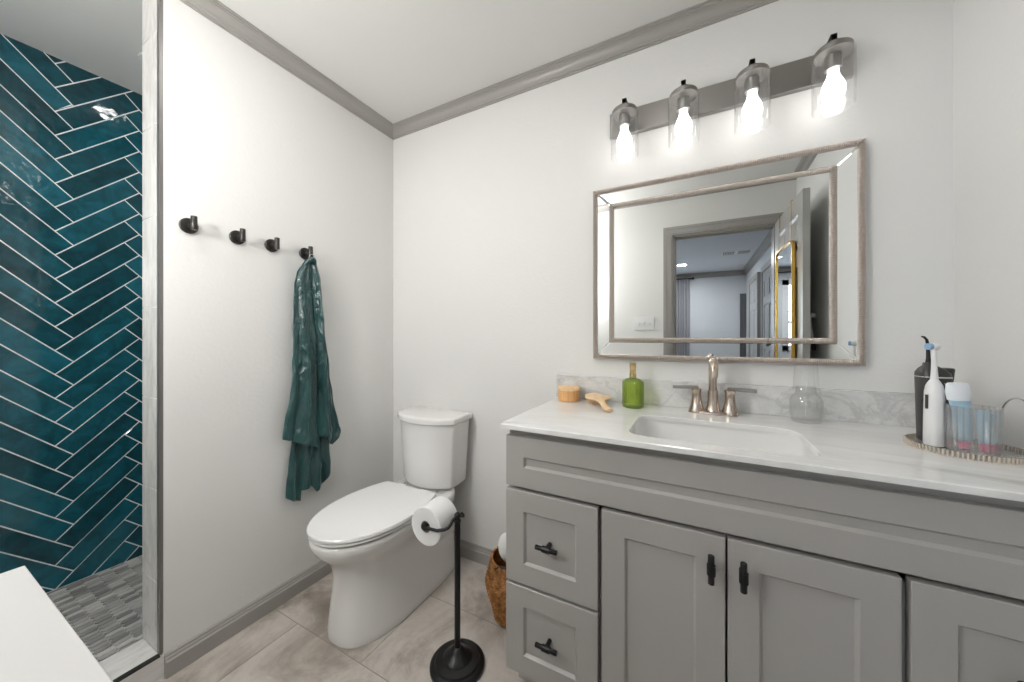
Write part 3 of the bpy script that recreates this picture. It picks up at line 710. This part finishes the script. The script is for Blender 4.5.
# ribbed acrylic cup with toothpaste and packets
cx, cy = 2.190, -.284
cp = thing('ribbed_cup', (cx, cy, .894), 'ribbed clear acrylic cup standing at the front of the tray', 'cup')
b_ = MB(); b_.lathe([(.001,.003),(.036,.003),(.037,.006),(.0385,.108),(.0400,.108),(.0390,.004),(.037,.0),(.001,.0)], (cx,cy,.8935), 132, cap0=False, cap1=False, ribs=22, rib_d=.0022); b_.build('cup_wall', acryl_m, cp, smooth=50)
tp_ = thing('toothpaste_tube', (2.180, -.275, .899), 'white and pale blue toothpaste tube standing out of the ribbed cup', 'toothpaste tube')
def tubeb(mb_, cx_, cy_, sec, ang):
    ca_, sa_ = math.cos(ang), math.sin(ang); rings = []
    for a, b, z_, dx, dy in sec:
        rings.append([(cx_+dx+a*math.cos(t)*ca_-b*math.sin(t)*sa_, cy_+dy+a*math.cos(t)*sa_+b*math.sin(t)*ca_, z_) for t in (2*PI*i/24 for i in range(24))])
    mb_.loft(rings)
b_ = MB(); tubeb(b_, 2.180, -.275, [(.010,.010,.899,0,0),(.010,.010,.915,0,0)], .5); b_.build('pink_cap', plain('pink_plastic', (.70,.12,.25), .4), tp_, smooth=50)
b_ = MB(); tubeb(b_, 2.180, -.275, [(.011,.011,.916,0,0),(.015,.0145,.922,0,0),(.017,.0135,.95,-.001,0),(.020,.010,.99,-.004,.002),(.0225,.0100,1.011,-.006,.004)], .4); b_.build('tube_body', plain('pale_blue_plastic', (.42,.62,.76), .35), tp_, smooth=60)
b_ = MB(); tubeb(b_, 2.173, -.271, [(.0225,.0140,1.012,0,0),(.0245,.0150,1.030,-.001,.001),(.0235,.0110,1.050,-.002,.001),(.021,.006,1.054,-.002,.001)], .4)
b_.box(2.15,2.151,-.27,-.269,1.05,1.051); b_.build('crimped_end', plain('white_tube_end', (.80,.84,.88), .3), tp_, smooth=60)
pm = plain('pink_packet_end', (.75,.15,.30), .4); bm_ = plain('blue_packet', (.35,.55,.68), .35)
for i, (px, py, an, lean) in enumerate(((2.203,-.300,.2,.006), (2.212,-.285,.8,.009))):
    t = thing('floss_pick_packet', (px, py, .899), ('slim pale blue packet leaning left inside the ribbed cup', 'slim pale blue packet leaning right against the far wall of the ribbed cup')[i], 'packet')
    b_ = MB(); tubeb(b_, px, py, [(.012,.003,.899,0,0),(.014,.0035,.918,0,0)], an); b_.build('pink_end', pm, t, smooth=50)
    b_ = MB(); tubeb(b_, px, py, [(.014,.0035,.9185,0,0),(.013,.003,.995-.008*i,lean*(1 if i else -1),.003)], an); b_.build('packet_body', bm_, t, smooth=50)

# ------------------------------------------------------------------ beaded wall mirror
mr = thing('wall_mirror', (1.652, 0, 1.43), 'large rectangular wall mirror with ribbed silver double frame above the sink', 'mirror')
MX0, MX1, MZ0, MZ1 = 1.2155, 2.0885, 1.071, 1.797
b_ = MB(); b_.box(MX0+.004, MX1-.004, -.018, -.001, MZ0+.004, MZ1-.004); b_.build('backing_board', bronze_m, mr)
def ribbed_frame(name, x0, x1, z0, z1, w, ybase, h, pitch, mat):
    m_ = MB()
    def seg(P0, P1, inw):
        P0, P1, inw = Vector(P0), Vector(P1), Vector(inw); L = (P1-P0).length; d = (P1-P0)/L
        n = max(2, int(L/pitch)*2); rings = []
        for k in range(n+1):
            s = L*k/n; amp = 1.0 if k % 2 else .80; ring = []
            # mitre
            for q in range(9):
                t = PI*q/8; off = w/2*(1-math.cos(t)); ss = min(max(s, off), L-off)
                p = P0+d*ss+inw*off; ring.append((p.x, ybase-h*amp*math.sin(t), p.z))
            rings.append(ring)
        m_.loft(rings, close=False, cap0=False, cap1=False)
    seg((x0,0,z0), (x1,0,z0), (0,0,1)); seg((x0,0,z1), (x1,0,z1), (0,0,-1)); seg((x0,0,z0), (x0,0,z1), (1,0,0)); seg((x1,0,z0), (x1,0,z1), (-1,0,0))
    return m_.build(name, mat, mr)
ribbed_frame('outer_frame', MX0, MX1, MZ0, MZ1, 0.022, -.016, .018, .0056, silver_m)
ribbed_frame('inner_frame', MX0+.071, MX1-.071, MZ0+.071, MZ1-.071, .020, -.020, .013, .0054, silver_m)
IX0, IX1, IZ0, IZ1 = MX0+.080, MX1-.080, MZ0+.080, MZ1-.080
b_ = MB(); b_.box(IX0, IX1, -.0225, -.0185, IZ0, IZ1); b_.build('mirror_glass', mirror_m, mr)
o_ = [(MX0+.014, MZ0+.014), (MX1-.014, MZ0+.014), (MX1-.014, MZ1-.014), (MX0+.014, MZ1-.014)]; i_ = [(MX0+.070, MZ0+.070), (MX1-.070, MZ0+.070), (MX1-.070, MZ1-.070), (MX0+.070, MZ1-.070)]
for k in range(4):
    j = (k+1) % 4
    A, B, C, D = o_[k], o_[j], i_[j], i_[k]
    cx_, cz_ = (A[0]+B[0]+C[0]+D[0])/4, (A[1]+B[1]+C[1]+D[1])/4
    q = [A, B, C, D]
    # each strip has a narrow polished bevel along its mitred ends
    dirv = Vector((B[0]-A[0], B[1]-A[1])).normalized()
    Ai = (A[0]+dirv.x*.007, A[1]+dirv.y*.007); Bi = (B[0]-dirv.x*.007, B[1]-dirv.y*.007); Ci = (C[0]-dirv.x*.007, C[1]-dirv.y*.007); Di = (D[0]+dirv.x*.007, D[1]+dirv.y*.007)
    b_ = MB(); yo, yi = -.0205, -.0215
    b_.add([(Ai[0],yo,Ai[1]),(Bi[0],yo,Bi[1]),(Ci[0],yi,Ci[1]),(Di[0],yi,Di[1]),(A[0],-.0185,A[1]),(B[0],-.0185,B[1]),(C[0],-.0190,C[1]),(D[0],-.0190,D[1])],
           [(0,1,2,3),(0,3,7,4),(1,5,6,2)])
    b_.build('mirror_strip', mirror_m, mr)

# ------------------------------------------------------------------ vanity light with four glass shades
vl = thing('vanity_light', (1.672, 0, 2.06), 'brushed nickel wall light with four lit clear glass shades above the mirror', 'wall light')
b_ = MB(); b_.box(1.288, 2.06, -.022, -.0005, 2.008, 2.108); b_.build('back_plate', fixt_m, vl, bevel=.0015)
LY = -.105
arm_m = plain('painted_nickel_arm', (.20, .19, .18), .5, .3)
for x in (1.362, 1.570, 1.778, 1.986):
    b_ = MB(); b_.box(x-.008, x+.008, LY-.008, -.022, 2.080, 2.099); b_.box(x-.008, x+.008, LY-.008, LY+.010, 2.062, 2.099)
    b_.build('arm', arm_m, vl, bevel=.001)
    b_ = MB(); b_.lathe([(.020,.0),(.020,.012),(.030,.014),(.047,.016),(.047,.030),(.044,.034),(.030,.035),(.028,.046),(.012,.048)], (x, LY, 2.022), 40); b_.build('shade_cap', fixt_m, vl, smooth=30)
    b_ = MB(); b_.lathe([(.019,0),(.021,.002),(.021,.036),(.019,.038)], (x, LY, 1.992), 28); b_.build('lamp_socket', fixt_m, vl, smooth=30)
    b_ = MB(); b_.lathe([(.0500,.166),(.0515,.165),(.0515,.001),(.0500,0),(.0490,.001),(.0490,.164)], (x, LY, 1.872), 48, cap0=False, cap1=False); b_.build('glass_shade', glass_m, vl, smooth=40)
    b_ = MB(); b_.lathe([(.001,0),(.012,.003),(.021,.010),(.0275,.022),(.030,.036),(.0285,.050),(.023,.066),(.0165,.080),(.014,.092),(.013,.106)], (x, LY, 1.889), 20); b_.build('bulb', bulb_m, vl, smooth=60)

# ------------------------------------------------------------------ robe hooks
HK = [(-.958, 1.562), (-.809, 1.558), (-.683, 1.555), (-.538, 1.551)]
lbl = ['round dark metal robe hook nearest the shower, left end of the row', 'empty dark metal robe hook, second from the shower', 'empty dark metal robe hook just left of the one holding the robe', 'dark metal robe hook holding up the green robe']
rx = Vector((0,0,1)).rotation_difference(Vector((1,0,0))).to_matrix()
h0 = thing('robe_hook', (0, HK[0][0], HK[0][1]), lbl[0], 'hook', 'robe hooks in a row on the white wall')
b_ = MB(); b_.lathe([(.026,.0003),(.027,.002),(.027,.008),(.025,.010),(.012,.012)], (0, HK[0][0], HK[0][1]), 32, M=rx); b_.build('wall_plate', bronze_m, h0, smooth=30)
b_ = MB(); b_.tube([(.010, HK[0][0], HK[0][1]), (.020, HK[0][0], HK[0][1]-.004), (.034, HK[0][0], HK[0][1]-.010), (.046, HK[0][0], HK[0][1]-.010)], .0085, 16); b_.build('post', bronze_m, h0, smooth=50)
b_ = MB(); b_.lathe([(.0085,-.020),(.0095,-.018),(.0095,.026),(.0085,.028)], (.046, HK[0][0], HK[0][1]), 24); b_.build('peg', bronze_m, h0, smooth=30)
for k in range(1, 4):
    c = copy_tree(h0); c.location = (0, HK[k][0], HK[k][1]); c['label'] = lbl[k]

# ------------------------------------------------------------------ satin robe
ro = thing('robe', (.04, -.54, .42), 'dark teal satin robe hanging from the last hook beside the toilet', 'robe')
def interp(tab, z_):
    if z_ >= tab[0][0]: return tab[0][1]
    for a, b in zip(tab, tab[1:]):
        if z_ >= b[0]: 
            t = (a[0]-z_)/(a[0]-b[0]); t = t*t*(3-2*t)*.35+t*.65; return a[1]+(b[1]-a[1])*t
    return tab[-1][1]
def hemf(tab, s):
    for a, b in zip(tab, tab[1:]):
        if s <= b[0]: return a[1]+(b[1]-a[1])*(s-a[0])/(b[0]-a[0])
    return tab[-1][1]
def cloth(name, left, right, hem, ztop, x0, amp, nf, ph, nu=70, nz=80, bulge=.02, cuff=0):
    m_ = MB(); vs = []
    for a in range(nz+1):
        t = a/nz
        for b in range(nu+1):
            s = b/nu; z_ = ztop+t*(hemf(hem, s)-ztop)
            l, r_ = interp(left, z_), interp(right, z_)
            w = (ztop-z_)/(ztop-.45)
            am = amp*(.35+.65*min(1, w*1.3))
            sw_ = s + .05*math.sin(4*t+ph)*math.sin(PI*s)
            x = x0 + bulge*math.sin(PI*s)**.6*(.5+.5*min(1, w*2.5)) + am*math.sin(2*PI*nf*sw_+ph+1.1*math.sin(3*t+ph)) 
            x += .009*mnoise.noise(Vector((s*7+ph, z_*9, 3*ph)))*min(1, w*4) + .0035*mnoise.noise(Vector((s*9, z_*18, ph)))*min(1, w*3)
            y = l+(r_-l)*s
            if cuff and t > 1-cuff: x += .004
            vs.append((max(x, .008), y, z_))
    fs = [(a*(nu+1)+b, a*(nu+1)+b+1, (a+1)*(nu+1)+b+1, (a+1)*(nu+1)+b) for a in range(nz) for b in range(nu)]
    m_.add(vs, fs); return m_.build(name, satin_m, ro, smooth=80, solid=.0025)
TOPL = [(1.51,-.560),(1.494,-.572),(1.453,-.598),(1.394,-.612),(1.318,-.614),(1.151,-.617),(.997,-.620),(.89,-.635),(.807,-.652),(.728,-.666)]
TOPM = [(1.51,-.545),(1.426,-.540),(1.326,-.530),(1.197,-.521),(.987,-.512),(.87,-.508),(.777,-.512),(.651,-.512)]
TOPR = [(1.51,-.520),(1.495,-.505),(1.433,-.488),(1.33,-.479),(1.15,-.464),(.98,-.444),(.857,-.428),(.755,-.407),(.703,-.396),(.666,-.407),(.64,-.425)]
cloth('robe_body', [(1.48,-.58),(1.30,-.595),(.9,-.60),(.707,-.614),(.604,-.625),(.498,-.635),(.46,-.637),(.42,-.637)], [(1.48,-.52),(1.2,-.475),(.9,-.45),(.65,-.428),(.514,-.425),(.42,-.425)],
      [(0,.460),(.14,.436),(.30,.423),(.315,.468),(.55,.471),(.63,.438),(.85,.462),(1,.512)], 1.46, .022, .011, 3.5, .6, nu=110, bulge=.012)
cloth('robe_left_front', TOPL, TOPM, [(0,.728),(.26,.709),(.62,.676),(1,.651)], 1.515, .040, .011, 2.0, 2.2, bulge=.022, cuff=.07)
cloth('robe_right_front', [(z_, y+.004) for z_, y in TOPM], TOPR, [(0,.697),(.25,.70),(.45,.66),(.8,.645),(1,.690)], 1.515, .040, .011, 1.5, 4.0, bulge=.026, cuff=.05)
b_ = MB(); hp = []
for i in range(17):   # collar rolled over where the robe is bunched on the peg
    t = PI*i/16; hp.append((.046+.016*math.sin(t), -.567+.052*i/16, 1.488+.030*math.sin(t)))
b_.tube(hp, [.005+.007*math.sin(PI*i/16) for i in range(17)], 12); b_.build('collar', satin_m, ro, smooth=60)
b_ = MB(); lp = [(.046, -.5455, 1.512), (.050, -.548, 1.528), (.0555, -.545, 1.541), (.057, -.538, 1.5425), (.0555, -.531, 1.541), (.050, -.528, 1.528), (.046, -.5305, 1.512)]
b_.tube(lp, .0016, 8); b_.build('hanging_loop', plain('pale_ribbon', (.55,.57,.56), .5), ro, smooth=60)

# ------------------------------------------------------------------ toilet
TC = .400
tl = thing('toilet', (TC, -.40, 0), 'white two-piece toilet with skirted bowl and closed lid in the corner', 'toilet')
def egg(hw, yf, yb, z_, nf=2.2, nb=3.2, yc=None, n=72, hwb=None):
    yc = yc if yc is not None else yf+(yb-yf)*.45
    pts = []
    for i in range(n):
        t = 2*PI*i/n; c, s = math.cos(t), math.sin(t)
        if s < 0: x = hw*math.copysign(abs(c)**(2/nf), c); y = yc+(yc-yf)*-abs(s)**(2/nf)
        else:
            x = math.copysign(abs(c)**(2/nb), c); y = yc+(yb-yc)*abs(s)**(2/nb)
            hh = hw if hwb is None else hw+(hwb-hw)*min(1, max(0, (y-yc)/(yb-yc)))
            x *= hh
        pts.append((TC+x, y, z_))
    return pts
b_ = MB()
SEC = [(.150,-.668,-.045,0,2.5,5),(.1515,-.669,-.045,.004,2.5,5),(.150,-.667,-.045,.03,2.5,5),(.143,-.660,-.05,.10,2.5,5),(.137,-.653,-.055,.18,2.4,5),(.137,-.652,-.06,.23,2.4,5),
       (.141,-.660,-.07,.27,2.3,5),(.152,-.680,-.08,.305,2.25,4.5),(.170,-.708,-.09,.335,2.2,4.5),(.183,-.728,-.09,.358,2.15,4.5),(.1895,-.738,-.09,.378,2.15,4.5),(.1915,-.742,-.09,.396,2.15,4.5),(.189,-.739,-.09,.406,2.15,4.5),(.180,-.730,-.095,.410,2.15,4.5)]
b_.loft([egg(hw, yf, yb, z_, nf, nb) for hw, yf, yb, z_, nf, nb in SEC]); b_.build('bowl', porc_m, tl, smooth=70)
def trunc(hw, yf, ycut, z_, n=72):
    yc = -.475; A = yc-yf; Bk = .33
    pts = []
    for i in range(n):
        t = 2*PI*i/n; c, s = math.cos(t), math.sin(t)
        x = hw*math.copysign(abs(c)**(2/2.15), c); y = yc+(A if s < 0 else Bk)*math.copysign(abs(s)**(2/2.0), s)
        pts.append((TC+x, min(y, ycut), z_))
    return pts
b_ = MB(); b_.loft([trunc(.188,-.739,-.265,.4170), trunc(.193,-.744,-.262,.4190), trunc(.193,-.744,-.262,.424), trunc(.189,-.741,-.265,.427)]); b_.build('seat', seat_m, tl, smooth=40)
b_ = MB(); b_.loft([trunc(.191,-.743,-.272,.4295), trunc(.1955,-.747,-.268,.432), trunc(.1955,-.747,-.268,.440), trunc(.192,-.743,-.271,.4445), trunc(.15,-.69,-.30,.4455)]); b_.build('lid', seat_m, tl, smooth=40)
for sx in (-.075, .075):
    b_ = MB(); b_.tube([(TC+sx-.022, -.252, .424), (TC+sx+.022, -.252, .424)], .013, 16); b_.box(TC+sx-.016, TC+sx+.016, -.268, -.240, .4102, .424); b_.build('hinge', seat_m, tl, smooth=40)
def tank(hwf, hwb, yf, yb, bow, z_, r=.02, n=14):
    pts = [(TC+hwb, yb, z_)]
    pts = []
    for i in range(n+1):
        s = -1+2*i/n; pts.append((TC+hwf*s, yf-bow*(1-abs(s)**2.2), z_))
    pts += [(TC+hwf+.004, yf+.02, z_), (TC+hwb, yb, z_), (TC-hwb, yb, z_), (TC-hwf-.004, yf+.02, z_)]
    return pts
b_ = MB(); b_.loft([tank(.125,.130,-.145,-.04,.045,.4115), tank(.146,.146,-.155,-.035,.055,.418), tank(.156,.154,-.160,-.03,.060,.430), tank(.163,.160,-.163,-.028,.062,.55), tank(.172,.169,-.166,-.025,.066,.70), tank(.176,.173,-.167,-.025,.067,.738)])
b_.build('tank', porc_m, tl, bevel=.006, bseg=3)
b_ = MB(); b_.loft([tank(.181,.178,-.172,-.018,.070,.739), tank(.186,.182,-.177,-.016,.071,.743), tank(.186,.182,-.177,-.016,.071,.764), tank(.181,.178,-.172,-.019,.070,.771), tank(.16,.16,-.16,-.03,.06,.773)])
b_.build('tank_lid', porc_m, tl, bevel=.003, bseg=3)
b_ = MB(); b_.box(TC-.135, TC+.135, -.20, -.05, .409, .4116); b_.build('gasket', plain('grey_rubber', (.5,.5,.5), .6), tl)
for sx in (-.1, .1):
    b_ = MB(); b_.tube([(TC+sx, -.205, .409), (TC+sx, -.205, .420)], .008, 12); b_.build('tank_bolt', chrome_m, tl, smooth=40)

# ------------------------------------------------------------------ toilet paper stand with a roll
PX, PY = .862, -.520
st = thing('toilet_paper_stand', (PX, PY, 0), 'black free-standing toilet paper holder with round weighted foot', 'toilet paper holder')
b_ = MB(); b_.lathe([(.094,0),(.096,.003),(.096,.012),(.091,.018),(.080,.021),(.076,.027),(.060,.031),(.052,.033),(.047,.040),(.034,.048),(.024,.058),(.018,.066),(.013,.070)], (PX, PY, 0), 56); b_.build('foot', black_m, st, smooth=35)
b_ = MB(); b_.lathe([(.0105,.066),(.0105,.508),(.0125,.510),(.0125,.516),(.0095,.519),(.0095,.526),(.0125,.530),(.0105,.538),(.004,.543),(.001,.543)], (PX, PY, 0), 24); b_.build('pole', black_m, st, smooth=40)
RXc, RZ = .764, .497
b_ = MB()
for sgn in (1, -1):
    yy = PY-.004+sgn*.060
    pth = [(PX, PY, .524), (PX, PY+sgn*.012, .530), (PX, PY+sgn*.026, .528), (PX-.001, PY+sgn*.036, .518), (PX-.006, PY+sgn*.044, .508), (PX-.018, PY+sgn*.052, .502), (PX-.040, yy-sgn*.001, .499), (RXc+.004, yy, RZ)]
    b_.tube(pth, .0052, 12)
b_.build('arm', black_m, st, smooth=60)
b_ = MB(); b_.tube([(RXc, PY-.066, RZ), (RXc, PY+.058, RZ)], .006, 14)
b_.build('roll_bar', black_m, st, smooth=40)
for sgn in (-1, 1):
    b_ = MB(); y0 = PY-.004+sgn*.057; b_.tube([(RXc, y0-.003*sgn, RZ), (RXc, y0+.004*sgn, RZ), (RXc, y0+.006*sgn, RZ)], [.013,.0125,.009], 20); b_.build('end_cap', black_m, st, smooth=30)
ry = Vector((0,0,1)).rotation_difference(Vector((0,1,0))).to_matrix()
tr_ = thing('toilet_roll', (RXc, PY, RZ-.071), 'white toilet roll hanging on the black stand', 'toilet roll')
b_ = MB(); b_.lathe([(.021,-.050),(.065,-.050),(.067,-.048),(.067,.048),(.065,.050),(.021,.050)], (RXc, PY-.004, RZ-.004), 56, M=ry, cap0=False, cap1=False); b_.build('paper', paper_m, tr_, smooth=40)
b_ = MB(); b_.lathe([(.019,-.050),(.021,-.050),(.021,.050),(.019,.050),(.019,-.050)], (RXc, PY-.004, RZ-.004), 32, M=ry, cap0=False, cap1=False); b_.build('cardboard_core', card_m, tr_, smooth=40)

# ------------------------------------------------------------------ seagrass basket
BXc, BYc = .935, -.222
bk = thing('belly_basket', (BXc, BYc, 0), 'brown woven seagrass basket between the toilet and grey vanity', 'basket')
b_ = MB(); prof = [(.078,.001),(.086,.008)]
def brad(z_):
    return interp([(.25,.098),(.235,.099),(.21,.105),(.18,.114),(.152,.121),(.135,.119),(.10,.110),(.05,.094),(.008,.085)], z_)
rings = []; nz = 70; seg = 120
for k in range(nz+1):
    z_ = .004+.240*k/nz
    ring = []
    for i in range(seg):
        a = 2*PI*i/seg
        wv = .0032*math.sin(a*30+PI*(k//2 % 2))*math.sin(PI*(k % 2+.5)) + (.0012 if k % 2 else -.0012)
        r_ = brad(z_)+wv; ring.append((BXc+r_*math.cos(a), BYc+r_*math.sin(a), z_))
    rings.append(ring)
inner = [[(BXc+(brad(z_)-.008)*math.cos(2*PI*i/seg), BYc+(brad(z_)-.008)*math.sin(2*PI*i/seg), z_) for i in range(seg)] for z_ in (.244,.20,.155,.08,.012)]
b_.loft(rings+inner); b_.build('woven_body', weave_m, bk, smooth=70)
for s in (-1, 1):
    b_ = MB(); hp = []
    for i in range(15):
        t = PI*i/14; hp.append((BXc+.012-.050*math.cos(t), BYc+s*.090, .225+(.155 if s > 0 else .02)*math.sin(t)))
    b_.tube(hp, [.0055+.0012*(i % 2) for i in range(15)], 10); b_.build('handle', rope_m, bk, smooth=60)
wr = thing('spare_toilet_roll', (BXc, BYc, .25), 'white paper roll sticking out of the top of the basket', 'toilet roll')
Mr = Vector((0,0,1)).rotation_difference(Vector((.75,-.15,.45)).normalized()).to_matrix()
b_ = MB(); b_.lathe([(.020,-.052),(.055,-.052),(.057,-.05),(.057,.05),(.055,.052),(.020,.052)], (.950, -.232, .298), 48, M=Mr, cap0=False, cap1=False); b_.build('paper', paper_m, wr, smooth=40)
b_ = MB(); b_.lathe([(.018,-.052),(.020,-.052),(.020,.052),(.018,.052),(.018,-.052)], (.950, -.232, .298), 24, M=Mr, cap0=False, cap1=False); b_.build('cardboard_core', card_m, wr, smooth=40)

for o in bpy.data.objects:
    if '_o' in o: del o['_o']
